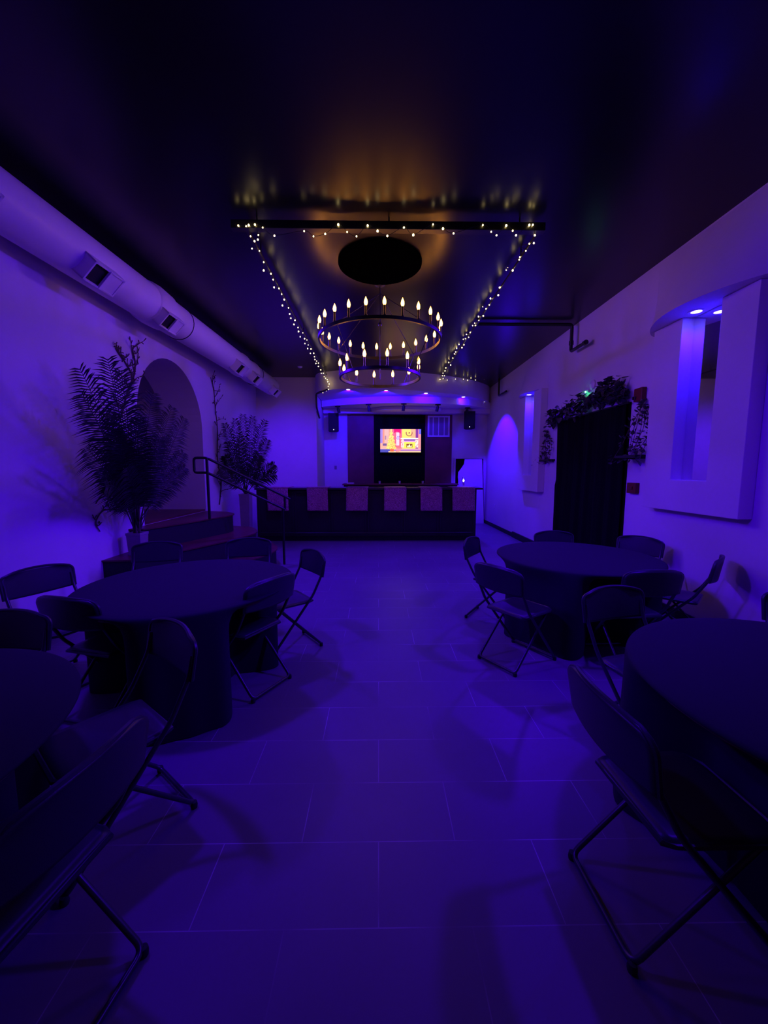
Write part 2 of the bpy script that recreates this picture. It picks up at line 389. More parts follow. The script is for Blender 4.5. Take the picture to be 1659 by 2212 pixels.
near=z2([(35,110),(75,113),(88,108),(98,165),(118,190),(135,182),(138,158),(120,105),(160,120),(220,162),(372,138),(420,165),(480,153),(547,105),(592,143),(640,165),(697,110),(748,138),(798,163),(883,120),(931,158),(1032,104),(1083,126),(1137,150),(1287,107),(1330,142),(1357,160),(1407,110),(1440,136),(1457,160),(1525,107),(1543,106),(1553,160)])
left=z2([(105,228),(143,240),(165,298),(165,340),(202,357),(213,387),(218,427),(243,433),(257,462),(270,490),(261,520),(292,532),(298,563),(304,585),(325,596),(320,617),(341,633),(343,653),(365,660),(352,680),(374,690),(386,697),(376,715),(393,722),(390,741),(407,743),(404,765),(421,765),(425,783),(427,797),(436,805),(432,817),(445,815),(445,832),(457,850),(460,868)])
lend=z2([(470,868),(475,885),(482,893),(490,900),(493,910),(500,922),(495,935),(497,950),(485,957),(468,967)])
right=z2([(1548,200),(1525,203),(1478,220),(1507,240),(1427,275),(1473,285),(1477,272),(1415,322),(1440,340),(1407,338),(1383,358),(1348,418),(1373,428),(1366,467),(1326,484),(1320,517),(1287,525),(1303,537),(1289,573),(1265,577),(1266,597),(1245,610),(1235,623),(1249,622),(1222,658),(1203,668),(1187,693),(1197,690),(1214,683),(1165,720),(1190,722),(1180,736),(1153,740),(1148,758),(1142,768),(1133,790),(1115,795),(1112,812),(1122,825),(1097,840),(1093,855),(1083,867),(1080,880),(1090,880)])
far=z2([(1067,900),(1083,896),(1104,903),(1146,898),(1187,899),(1208,904),(1225,893),(1232,890),(1248,903),(1293,898)])
fb=MB().lathe([(.001,-.008),(.006,-.005),(.008,0),(.006,.006),(.001,.010)],n=8,caps=False).build('fairy_bulb','fairy',smooth=True)
fb_used=False
def fairy(P,label):
    global fb_used
    t=empty('fairy_lights',P[0]);tag(t,label,'string lights','fairy light strings on the ceiling rails')
    L0=t.location
    pts=catmull([p-L0 for p in P],4)
    MB().tube(pts,.0022,n=5).build('wire','rubber',t)
    for p in P:
        b=fb if not fb_used else fb.copy()
        if fb_used: COL.objects.link(b)
        fb_used=True
        b.parent=t;b.location=p-L0-Vector((0,0,.004))
        s=random.uniform(.75,1.25);b.scale=(s,s,s)
def side(P,X,hw):
    out=[]
    for p in P:
        q=at_x(p[0],p[1],X)
        out.append(q)
    return out
fairy([at_y(p[0],p[1],YS-.045) for p in near],'string of warm fairy lights wound along the near cross rail')
lp=[q for q in side(left,-1.22,0) if q.y<9.3]
fairy(lp,'string of warm fairy lights running back along the left ceiling rail')
fairy([at_y(p[0],p[1],9.40) for p in lend],'short end of warm fairy lights hanging over the left end of the bar bulkhead')
rp=[q for q in side(right,1.51,0) if q.y<9.7]
fairy(rp,'string of warm fairy lights running back along the right ceiling rail')
fairy([at_y(p[0],p[1],9.76+.52*max(0,(p[0]-950)/95)) + Vector((0,-.02,0)) for p in far],'short row of warm fairy lights along the top right of the bar bulkhead')
# ------------------------------------------------------------------ pipes
def pipe(P,r,label):
    return tag(MB().tube(catmull(P,1),r,n=14).build('pipe','metal',smooth=True),label,'pipe')
def elbow(P,rad=.05,n=5):
    P=[Vector(p) for p in P];out=[P[0]]
    for i in range(1,len(P)-1):
        a=(P[i-1]-P[i]).normalized();b=(P[i+1]-P[i]).normalized()
        s=P[i]+a*rad;e=P[i]+b*rad
        for k in range(n+1):
            t=k/n;out.append(s*(1-t)**2+P[i]*2*t*(1-t)+e*t*t)
    out.append(P[-1]);return out
def bpipe(P,r,label,fit=()):
    m=MB().tube(elbow(P),r,n=14)
    for c,d in fit: c=Vector(c);d=Vector(d).normalized();m.tube([c-d*.03,c+d*.03],r*1.35,n=14)
    return tag(m.build('pipe','metal',smooth=True),label,'pipe')
bpipe([(1.55,6.35,3.88),(3.08,6.35,3.88),(3.08,6.35,3.47),(3.08,5.88,3.47)],.026,'black pipe crossing the ceiling and elbowing down the right wall',[((3.08,6.35,3.6),(0,0,1)),((3.08,5.92,3.47),(0,1,0))])
bpipe([(3.12,10.2,3.93),(3.12,10.2,3.5),(3.12,9.6,3.5)],.024,'short black elbow pipe at the right end of the bar bulkhead')
bpipe([at_y(706,842,9.36),at_y(683,851,9.9),at_y(684,880,9.9),(-1.585,10.55,2.98)],.022,'black conduit bending down the left end of the bar bulkhead')
# smoke detector on ceiling
t=empty('smoke_detector',at_z(648,792,ZC));tag(t,'small white dome detector on the ceiling near the end of the duct','smoke detector')
MB().lathe([(.001,-.03),(.03,-.028),(.05,-.012),(.055,-.001)],n=20,caps=False).build('dome','white',t,smooth=True)
# ------------------------------------------------------------------ BAR
bar=empty('bar',(0,8.5,0));tag(bar,'long black bar counter with panelled front at the far end of the room','bar counter')
def bp(m,n,mt,**k):
    o=m.build(n,mt,bar,**k);o.location=(0,-8.5,0);return o
BX0,BX1=-2.70,2.18
bp(MB().box((BX0,8.52,.10),(BX1,8.95,1.155)).box((BX0+.02,8.58,0),(BX1-.02,8.93,.10)),'bar_body','bar')
bp(MB().box((BX0-.02,8.44,1.155),(2.30,9.02,1.195)),'bar_top','bartop',bevel=.006)
nx=6
for k in range(nx):
    a=BX0+.02+(BX1-BX0-.04)*k/nx;b=a+(BX1-BX0-.04)/nx
    m=MB();w=.05
    m.box((a+.01,8.505,.12),(b-.01,8.52,.12+w)).box((a+.01,8.505,1.08),(b-.01,8.52,1.13)).box((a+.01,8.505,.12+w),(a+w,8.52,1.08)).box((b-w,8.505,.12+w),(b-.01,8.52,1.08))
    bp(m,'front_panel','bar',bevel=.003)
bp(MB().tube([(BX0+.1,8.40,.2),(BX1-.1,8.40,.2)],.02,n=12).box((BX0+.2,8.40,.19),(BX0+.22,8.52,.21)).box((BX1-.22,8.40,.19),(BX1-.2,8.52,.21)).box((-.01,8.40,.19),(.01,8.52,.21)),'foot_rail','metal',smooth=True)
RUN=[(577,622,'first sequined runner from the left, beside the stair handrail'),(663,708,'second sequined runner from the left on the bar front'),(748,795,'third sequined runner from the left on the bar front'),(830,878,'sequined runner under the television side of the bar, fourth from the left'),(908,955,'fifth sequined runner from the left on the bar front'),(977,1026,'rightmost sequined runner at the right end of the bar')]
for i,(a,b,lb) in enumerate(RUN):
    x0=at_y(a,1075,8.43).x;x1=at_y(b,1075,8.43).x
    zb=at_y((a+b)/2,1103.5,8.43).z
    P=[(9.03,.85),(9.03,1.16),(9.02,1.199),(8.8,1.2),(8.45,1.2),(8.43,1.195),(8.427,1.1),(8.43,.95),(8.428,zb+.1),(8.43,zb)]
    pts=catmull([(0,y,z) for y,z in P],4);nu=14;ph=random.uniform(0,6)
    def fn(u,v):
        p=pts[v];t=u/(nu-1);hang=max(0,1.19-p.z)
        sk=(random.random()-.5)*.0
        return (x0+(x1-x0)*t+.02*math.sin(ph)*hang,p.y+(-.006*math.sin(t*9+ph)*min(1,hang*3) if p.y<8.6 else 0)-.0,p.z+.002)
    tag(MB().grid(fn,nu,len(pts)).build('table_runner','sequin',smooth='all',solid=.004),lb.replace('sequined','rose sequined'),'table runner','sequined runners over the bar')
# back counter, wall panels
bc=empty('back_counter',(.2,10.6,0));tag(bc,'dark back counter against the wall behind the bar','counter')
o=MB().box((-.98,10.85,0),(2.2,YB-.02,1.16)).build('cabinet_body','bar',bc);o.location=(-.2,-10.6,0)
o=MB().box((-1.02,10.8,1.16),(2.25,YB-.01,1.2)).build('counter_top','maroon',bc,bevel=.004);o.location=(-.2,-10.6,0)
def wallpanel(x0,x1,mt,label,name,y=YB,th=.03,z1=3.198,z0=1.2):
    return tag(MB().box((x0,y-th,z0),(x1,y-.002,z1)).build(name,mt,bevel=.003),label,'wall panel')
X=lambda px:at_y(px,980,YB-.05).x
wallpanel(X(751),X(808)-.004,'maroon','tall maroon wall panel to the left of the television','wall_panel')
wallpanel(X(918)+.004,X(976),'maroon','tall maroon wall panel to the right of the television, under the white grille','wall_panel')
wallpanel(X(808),X(918),'curtain','black wall panel behind the television','wall_panel',th=.035)
# white grille
a=at_y(924,898,YB-.05);b=at_y(971,944,YB-.05)
g=empty('wall_grille',(a.x,YB-.035,b.z));tag(g,'square white framed grille with vertical bars high on the right maroon panel','grille')
W=b.x-a.x;HH=a.z-b.z;t=.05
MB().box((0,-.03,0),(W,0,t)).box((0,-.03,HH-t),(W,0,HH)).box((0,-.03,t),(t,0,HH-t)).box((W-t,-.03,t),(W,0,HH-t)).build('frame','white',g,bevel=.004)
MB().box((t,-.01,t),(W-t,0,HH-t)).build('backing',mat('grey_mesh',(.25,.22,.25),.6),g)
for k in (1,2,3):
    MB().box((W*k/4-.012,-.028,t),(W*k/4+.012,-.01,HH-t)).build('bar','white',g)
# ------------------------------------------------------------------ TELEVISION
a=at_y(821.5,927,YB-.15);b=at_y(909,977,YB-.15)
TW=b.x-a.x;TH=a.z-b.z
tv=empty('television',((a.x+b.x)/2,YB-.15,(a.z+b.z)/2));tag(tv,'lit flat television showing a decorated tree and fireplace on the black panel','television')
MB().box((-TW/2-.012,.004,-TH/2-.012),(TW/2+.012,.045,TH/2+.012)).build('bezel','black',tv,bevel=.006)
MB().box((-.2,.045,-.15),(.2,.11,.15)).build('wall_mount','metal',tv)
def pic(u,v):
    # u 0..1 left-right, v 0..1 bottom-top: a living room with a lit tree on the left and a fireplace on the right
    rnd=random.random
    c=(.95,.55,.38)
    if u<.06: c=(.55,.45,.75)
    elif u<.10: c=(.95,.5,.35)
    elif u<.21: c=(.95,.62,.55) if v>.35 else (.9,.6,.4)
    if .11<u<.17 and .55<v<.72: c=(.35,.28,.45) if int(u*70)%2 else (.95,.7,.6)
    if .30<u<.53: c=(.90,.38,.42) if int(u*90)%3 else (.80,.22,.34)
    if .33<u<.50 and v>.9-.1*abs(u-.41)/.1: c=(.85,.1,.3)
    if .39<u<.47 and .3<v<.85: c=(.95,.72,.85)
    if .40<u<.465 and .55<v<.70: c=(.35,.25,.75) if (int(u*60)+int(v*30))%2 else (.95,.85,1)
    if u>.53: c=(.98,.72,.38)
    if .53<u<.86 and v>.62:
        c=(1.0,.80,.30) if (u<.75) else (1,.62,.42)
        d=math.hypot((u-.71)*1.77,v-.84)
        if .11<d<.15 and v<.88: c=(.55,.35,.18)
        if d<.03: c=(.4,.2,.1)
    if u>.87: c=(.45,.18,.5) if u<.93 else (.9,.5,.5)
    if u>.95 and v>.78: c=(.35,.35,.95)
    if .50<u<.93 and .57<v<.62: c=(1,.92,.8)
    if .57<u<.87 and .50<v<.57: c=(.45,.28,.6)
    if .57<u<.87 and .44<v<.50: c=(.8,.55,.75)
    if .57<u<.86 and .17<v<.44: c=(1,.85,.25)
    if .64<u<.79 and .20<v<.37: c=(.45,.25,.05)
    if .66<u<.775 and .22<v<.30+.05*math.sin(u*90): c=(1,.95,.7)
    for s in (.545,.895):
        if abs(u-s)<.035 and .2<v<.55: c=(1,.85,.8) if rnd()>.3 else (.75,.35,.4)
    if u<.2 and v<.4: c=(.95,.6,.5)
    if .06<u<.16 and .28<v<.38: c=(.4,.3,.45)
    if v<.16: c=(.95,.62,.62) if v>.12 else (.6,.38,.65)
    if u<.24 and v<.13: c=(.25,.25,.6)
    if v<.05 and u>.2: c=(1,.75,.5)
    hw=.115*(1-(v-.14)/.86)+.008+.012*math.sin(v*40)
    if v>.13 and abs(u-.27)<hw: c=(1,.85,.38) if rnd()>.28 else ((.6,.45,.12) if rnd()>.4 else (.9,.35,.2))
    if .24<u<.33 and .03<v<.14: c=(.95,.35,.15)
    if v<.25 and .38<u<.5 and rnd()>.5: c=(.95,.45,.4)
    return c
nu,nv=120,68;me=bpy.data.meshes.new('screen')
V=[(-TW/2+TW*i/nu,0,-TH/2+TH*j/nv) for j in range(nv+1) for i in range(nu+1)];Fc=[(j*(nu+1)+i,j*(nu+1)+i+1,(j+1)*(nu+1)+i+1,(j+1)*(nu+1)+i) for j in range(nv) for i in range(nu)]
me.from_pydata(V,[],Fc);ca=me.color_attributes.new('picture','FLOAT_COLOR','CORNER')
rs=random.getstate();random.seed(3)
for p in me.polygons:
    j,i=divmod(p.index,nu);c=pic((i+.5)/nu,(j+.5)/nv)
    for l in p.loop_indices: ca.data[l].color=(*[x**2.0 for x in c],1)
random.setstate(rs)
sm=bpy.data.materials.new('lit_screen');sm.use_nodes=True;nt=sm.node_tree;b_=nt.nodes['Principled BSDF'];at=nt.nodes.new('ShaderNodeAttribute');at.attribute_name='picture'
b_.inputs['Base Color'].default_value=(.01,.01,.01,1);nt.links.new(at.outputs['Color'],b_.inputs['Emission Color']);b_.inputs['Emission Strength'].default_value=1.5
me.materials.append(sm);so=bpy.data.objects.new('screen',me);COL.objects.link(so);so.parent=tv
# ------------------------------------------------------------------ speakers
for (a,b,ya,lb) in (((709,892),(732,932),.12,'black loudspeaker on the wall at the left of the television'),((1003,888),(1026,926),-.12,'black loudspeaker on the wall at the right of the television')):
    p=at_y(a[0],a[1],YB-.42);q=at_y(b[0],b[1],YB-.42);w=(q.x-p.x)/2;h=(p.z-q.z)
    s=empty('loudspeaker',((p.x+q.x)/2,YB-.42,q.z),ya);tag(s,lb,'loudspeaker','loudspeakers beside the television')
    MB().prism([(-w,0),(w,0),(w*.9,.12),(w*.55,.25),(-w*.55,.25),(-w*.9,.12)],0,h).build('cabinet','black',s,bevel=.012)
    MB().box((-w*.9,-.008,.03),(w*.9,-.0005,h-.03)).build('speaker_cover','rubber',s,bevel=.003)
    MB().lathe([(.001,0),(.009,.0),(.010,.006),(.001,.008)],c=(0,0,0),n=10,mtx=Matrix.Rotation(PI/2,3,'X')).build('power_led','led',s,loc=(0,-.009,.05))
    MB().box((-.03,.25,h*.45),(.03,.425,h*.55)).build('wall_bracket','metal',s)
# ------------------------------------------------------------------ spotlights under the bulkhead
SPL=['leftmost black spotlight under the bulkhead, above the left loudspeaker','second black spotlight from the left under the bulkhead','black spotlight in the middle under the bulkhead, above the television','black spotlight second from the right under the bulkhead','rightmost black spotlight under the bulkhead, above the right loudspeaker']
for i,(px,py) in enumerate([(729.5,877.5),(796,873),(873,870.5),(946,873.5),(1010,880.5)]):
    p=at_z(px,py,ZT2);s=empty('spotlight',(p.x,max(p.y,10.4),ZT2));tag(s,SPL[i],'spotlight','spotlights under the bar bulkhead')
    MB().lathe([(.001,0),(.075,0),(.075,-.02),(.014,-.024),(.014,-.04),(.001,-.04)],n=20,caps=False).build('mount_plate','black',s,smooth=True)
    tl=Matrix.Rotation(R([-14,-8,6,10,16][i]),3,'Y')@Matrix.Rotation(R(15),3,'X')
    MB().lathe([(.001,.0),(.024,-.005),(.040,-.03),(.044,-.15),(.036,-.15),(.034,-.13),(.001,-.13)],n=16,caps=False,mtx=tl,c=(0,0,-.036)).build('lamp_head','black',s,smooth=True)
# ------------------------------------------------------------------ small things on the counters
CUP=[(798+236/8.3/1.0,0)]
for i,(px,py,lb) in enumerate([(820,1044,'small white votive cup on the back counter below the left edge of the television'),(863,1043,'small white votive cup on the back counter below the middle of the television'),(913,1043,'small white votive cup on the back counter at the right edge of the black panel')]):
    p=at_y(px,py,11.0);t=tag(MB().lathe([(.001,0),(.026,0),(.032,.075),(.029,.075),(.024,.006),(.001,.006)],n=16,caps=False).build('votive_cup','white',smooth=True),lb,'cup','votive cups on the back counter')
    t.location=(p.x,11.0,1.2)
p=at_y(757,1045,11.0)
tag(MB().box((-.10,-.10,0),(.10,.10,.012)).box((-.095,-.098,.012),(.098,.096,.03)).build('paper_stack','white',bevel=.002,loc=(p.x,11.02,1.2)),'flat white stack of paper at the left end of the back counter','paper')
# glass lamp on the right end of the bar
p=at_y(1000,1050,8.8)
t=empty('glass_lamp',(p.x,8.75,1.195));tag(t,'small glass table lamp glowing white on the right end of the bar','lamp')
MB().lathe([(.001,0),(.034,0),(.034,.008),(.026,.012),(.024,.10),(.016,.12),(.001,.12)],n=20,caps=False).build('glass_base','clear',t,smooth=True)
MB().lathe([(.001,.125),(.014,.13),(.02,.15),(.014,.17),(.001,.175)],n=14,caps=False).build('light_globe',emis('white_globe',(.8,.7,1),8),t,smooth=True)
MB().lathe([(.03,.12),(.042,.15),(.042,.19),(.02,.24),(.018,.24),(.04,.19),(.04,.15),(.028,.12)],n=20,caps=False).build('glass_shade','clear',t,smooth=True)
point((p.x,8.70,1.36),.6,(.35,.2,1),.02)
# leaning white board and dark opening right behind the bar
dp=empty('storage_opening',(2.4,YB-.02,0));tag(dp,'black sheet standing for a dark low opening in the back wall behind the right end of the bar','opening')
a=at_y(984,991,YB-.03);b=at_y(1045,991,YB-.03)
MB().box((a.x-2.4,-.02,0),(b.x-2.4-.02,0,a.z)).build('dark_panel','curtain',dp)  # flat black sheet on the wall, painted in for the opening's dark depth
MB().box((a.x-2.4-.03,-.03,0),(a.x-2.4,0,a.z+.02)).box((a.x-2.4,-.03,a.z),(b.x-2.4-.02,0,a.z+.02)).build('frame','white',dp)
zoomL=[(1004,992),(1002,1003),(996,1012),(990,1020),(989,1030),(990,1042),(987,1052),(985,1075),(985,1120),(985,1160)]
L1=[at_y(x,y,YB-.15) for x,y in zoomL];zt=L1[0].z
pl=[(q.x,max(q.z,0.0)) for q in L1 if q.z>.03]+[(L1[-1].x,0)]
xr_t=at_y(1041,992,YB-.15).x
poly=[(x,z) for x,z in pl]+[(min(at_y(1052,1160,YB-.15).x,3.14),0),(xr_t,zt)]
m=MB();n=len(poly)
m.add([(x,YB-.17,z) for x,z in poly]+[(x,YB-.13,z) for x,z in poly],[tuple(range(n)),tuple(range(2*n-1,n-1,-1))]+[(i,(i+1)%n,n+(i+1)%n,n+i) for i in range(n)])
tag(m.build('leaning_board','white'),'white board with a wavy left edge standing behind the right end of the bar','board')
for (px,py,yy,lb) in ((725,1010,YB,'small square socket plate on the white back wall left of the maroon panel'),):
    p=at_y(px,py,yy);tag(MB().box((p.x-.035,yy-.01,p.z-.055),(p.x+.035,yy-.001,p.z+.055)).box((p.x-.015,yy-.013,p.z-.03),(p.x+.015,yy-.01,p.z+.03)).build('socket_plate','pot',bevel=.002),lb,'socket')
p=at_x(1069,1094,XR);tag(MB().box((XR-.01,p.y-.035,p.z-.055),(XR-.001,p.y+.035,p.z+.055)).box((XR-.013,p.y-.015,p.z-.03),(XR-.01,p.y+.015,p.z+.03)).build('socket_plate','white',bevel=.002),'small white socket plate low on the bright far right wall','socket')
# ------------------------------------------------------------------ black curtained doorway on the right wall
DY0,DY1,DZ=4.93,6.84,2.44
struct(MB().box((XR-.012,DY0,0),(XR-.001,DY1,DZ)).build('door_1','curtain'),'black doorway on the right wall')
def cfn(i,j):
    t=i/60;v=j/24;y=DY0+.02+(DY1-DY0-.02)*t
    y-= .06*math.sin(v*PI)*(t)**3*(1 if v>.55 else .3)
    return (XR-.055+.022*math.sin(t*38)*(1-.5*v)+.008*math.sin(t*91+v*3),y,.01+(DZ-.03)*v)
cu=empty('curtain',(XR,5.9,0));tag(cu,'heavy black curtain hanging over the doorway in the right wall','curtain')
o=MB().grid(cfn,61,25).build('drape','curtain',cu,smooth='all',solid=.004);o.location=(-XR,-5.9,0)
o=MB().tube([(XR-.055,DY0-.03,DZ-.015),(XR-.055,DY1+.05,DZ-.015)],.012).build('curtain_rod','metal',cu);o.location=(-XR,-5.9,0)
# leaves
def leafquad(m,c,d,up,L,Wd):
    d=Vector(d).normalized();s=d.cross(up);
    if s.length<1e-4: s=d.orthogonal()
    s.normalize();n=s.cross(d)
    c=Vector(c)
    m.add([c,c+d*L*.3+s*Wd*.5+n*.004,c+d*L*.62+s*Wd*.36,c+d*L,c+d*L*.62-s*Wd*.36,c+d*L*.3-s*Wd*.5+n*.004,c+d*L*.45-n*.006],[(0,1,6),(1,2,6),(2,3,6),(3,4,6),(4,5,6),(5,0,6)])
def rv(): return Vector((random.uniform(-1,1),random.uniform(-1,1),random.uniform(-1,1)))
g=empty('leaf_garland',(XR-.1,5.9,DZ));tag(g,'dark leafy garland draped along the top of the black curtained doorway','garland')
vine=catmull([(XR-.08,7.02,2.42),(XR-.12,6.7,2.50),(XR-.12,6.2,2.50),(XR-.12,5.6,2.54),(XR-.12,5.2,2.58),(XR-.10,4.97,2.52)],8)
MB().tube([p-g.location for p in vine],.01,n=6).build('vine','twig',g)
m=MB()
for k in range(620):
    t=random.random();i=min(int(t*(len(vine)-1)),len(vine)-2);p=vine[i].lerp(vine[i+1],t*(len(vine)-1)-i)
    th=.06+.05*math.sin(t*9+.5)**2+.06*max(0,1-abs(t-.78)/.15)+.04*max(0,1-abs(t-.45)/.12)
    q=p+Vector((random.uniform(-.10,.05),random.gauss(0,.04),random.uniform(-.7,1.5)*th))
    q.x=min(q.x,XR-.03);d=rv();d.z-=.3
    if q.x>XR-.06: d.x=-abs(d.x)
    leafquad(m,q-g.location,d,(0,0,1),random.uniform(.07,.12),random.uniform(.055,.085))
m.v=[(min(v[0],.094),v[1],v[2]) for v in m.v]
m.build('leaves','ivy',g)
# ivy on shelves
def ivy_shelf(y0,y1,z,dep,h,lab1,lab2,seed,spread):
    random.seed(seed)
    s=empty('wall_shelf',(XR,(y0+y1)/2,z));tag(s,lab1,'shelf','narrow wall shelves beside the doorway')
    o=MB().box((XR-dep,y0,z-.03),(XR-.001,y1,z)).build('board','black',s,bevel=.003);o.location=-s.location
    for yy in (y0+.06,y1-.06):
        o=MB().box((XR-dep*.7,yy-.01,z-.045),(XR-.001,yy+.01,z-.03)).build('bracket','metal',s);o.location=-s.location
    yc=(y0+y1)/2
    p=empty('ivy_plant',(XR-dep/2,yc,z));tag(p,lab2,'plant','ivy plants on the wall shelves')
    o=MB().lathe([(.001,0),(.04,0),(.05,.06),(.045,.06),(.001,.05)],n=14,caps=False).build('pot','pot',p,smooth=True)
    vm=MB();lm=MB()
    for k in range(7):
        side=(k-3)/3*spread
        a=Vector((0,side*.3,.05));top=Vector((dep/2-.03,side*.15,h*random.uniform(.75,1)));lo=Vector((-.0,side*random.uniform(.6,1.1),random.uniform(.02,.35)*h))
        pts=catmull([a,Vector((dep/2-.05,side*.9,h*.35)),top] if k%2 else [top*.95,Vector((dep/2-.05,side*.8,h*.5)),lo,Vector((-dep/2,side*1.1,-.08))],8)
        vm.tube(pts,.0035,n=5)
        for q in pts:
            for _ in range(2):
                if random.random()<.42:
                    qq=q+rv()*.03;qq.x=min(qq.x,dep/2-.02);d=rv();d.x=-abs(d.x)
                    leafquad(lm,qq,d,(0,0,1),random.uniform(.04,.075),random.uniform(.035,.06))
    lm.v=[(min(v[0],dep/2-.004),v[1],v[2]) for v in lm.v];vm.build('vines','twig',p);lm.build('leaves','ivy',p)
ivy_shelf(6.98,7.62,1.78,.12,.58,'small black wall shelf to the left of the black doorway','ivy trained up the wall from the shelf left of the doorway',11,.30)
ivy_shelf(4.47,4.86,1.76,.22,.70,'small black wall shelf to the right of the black doorway','ivy trained up the wall from the shelf right of the doorway, below the red alarm',12,.24)
# fire alarms
random.seed(5)
p=at_x(1382,853,XR)
t=empty('fire_alarm',(XR,4.74,2.49));tag(t,'red square fire alarm strobe high on the wall to the right of the doorway','fire alarm')
o=MB().box((-.06,-.075,-.08),(-.001,.075,.08)).build('housing','red',t,bevel=.008)
MB().box((-.085,.02,-.055),(-.06,.06,-.015)).build('strobe_lens','clear',t,bevel=.004)
t=empty('manual_call_point',(XR,4.76,1.36));tag(t,'red square fire call point lower on the wall right of the doorway','fire alarm')
MB().box((-.05,-.085,-.065),(.004,.085,.065)).build('housing','red',t,bevel=.006)
MB().box((-.06,-.03,-.02),(-.05,.03,.02)).build('pull_handle','red',t,bevel=.004)
p=at_x(1282,831,XR)
t=empty('round_sensor',(XR,p.y,p.z));tag(t,'round white sensor on the right wall above the doorway garland','sensor')
MB().lathe([(.001,.035),(.05,.034),(.068,.02),(.07,.001)],n=24,caps=False,mtx=Matrix.Rotation(-PI/2,3,'Y')).build('dome','white',t,smooth=True)
p=at_x(1271,846,XR)
t=empty('exit_beacon',(XR,p.y,p.z));tag(t,'tiny green lit beacon on the wall just above the doorway garland','indicator light')
MB().box((-.03,-.05,-.02),(-.001,.05,.02)).build('housing','white',t,bevel=.004)
MB().lathe([(.001,.012),(.009,.008),(.012,0)],n=12,caps=False,mtx=Matrix.Rotation(-PI/2,3,'Y')).build('green_led','green_led',t,loc=(-.031,.025,0))
point((XR-.05,p.y,p.z-.035),.12,(.05,1,.3),.01)
# ------------------------------------------------------------------ STAIRS
def smooth_poly(P): return [(q.x,q.y) for q in catmull([(x,y,0) for x,y in P],5)]
xl=XL+.001
S3=[(xl,4.80)]+smooth_poly([(-2.97,4.83),(-2.82,5.15),(-2.58,5.85),(-2.45,6.18),(-2.47,6.50),(-2.70,6.78)])+[(xl,6.95)]
S2=[(xl,4.30)]+smooth_poly([(-2.78,4.34),(-2.55,4.78),(-2.22,5.50),(-2.04,6.00),(-2.06,6.40),(-2.30,6.85)])+[(xl,7.15)]
S1=[(xl,4.14)]+smooth_poly([(-2.88,4.20),(-2.38,4.85),(-1.95,5.45),(-1.72,6.0),(-1.76,6.50),(-2.08,7.05)])+[(xl,7.30)]
st=empty('stair_platform',(-2.6,5.6,0));tag(st,'curved stair platform with black risers and dark red wooden treads up to the arch','stairs')
for P,z0,z1 in ((S1,0,.28),(S2,.28,.57),(S3,.57,LS)):
    Q=[(x+2.6,y-5.6) for x,y in P]
    a=MB().prism(Q,z0,z1-.018).build('riser','black',st)
    c=(sum(x for x,y in Q)/len(Q),sum(y for x,y in Q)/len(Q))
    Q2=[(x if abs(x-(xl+2.6))<.01 else x+.02,y+.02*(1 if y>c[1] else -1)) for x,y in Q]
    MB().prism(Q2,z1-.018,z1).build('tread','wood',st)
# handrail
hr=empty('handrail',at_z(453,1122,LS));hr.location.z=LS;tag(hr,'black steel tube handrail with rounded end descending from the stair platform','handrail')
b=hr.location.copy();print('rail base',b)
topL=at_y(447,989,b.y);z1=topL.z
zl=at_y(447,1021,b.y).z
e=at_z(626,1078,1.10);dirn=(Vector((e.x,e.y,0))-Vector((b.x,b.y,0)));ln=dirn.length;dn=dirn.normalized()
hand=at_y(419,1000,b.y).x-b.x
back=Vector((hand,0,0))
def P(o,z): return Vector((o.x,o.y,0))+Vector((0,0,z-LS))
E1=dn*ln
m=MB()
slope=(1.10-z1)/ln
tops=[P(back+Vector((0.0,0,0)),(z1+zl)/2),P(back,z1),P(Vector((0,0,0)),z1),P(E1,1.10)]
m.tube(elbow([tops[0],tops[1],tops[2],tops[3]],.045),.019,n=14)
m.build('top_rail','metal',hr,smooth=True)
m=MB();m.tube(elbow([P(back,(z1+zl)/2),P(back,zl),P(Vector((0,0,0)),zl),P(E1*.93,zl+slope*ln*.93)],.045),.019,n=14);m.build('lower_rail','metal',hr,smooth=True)
MB().tube([(0,0,0),P(Vector((0,0,0)),z1)],.02,n=14).build('post','metal',hr,smooth=True)
MB().tube([P(E1*.93,zl+slope*ln*.93),P(E1*.93,z1+slope*ln*.93)],.019,n=14).tube([P(E1*.9,zl+slope*ln*.9),P(E1*.9,0)],.02,n=14).build('post','metal',hr,smooth=True)
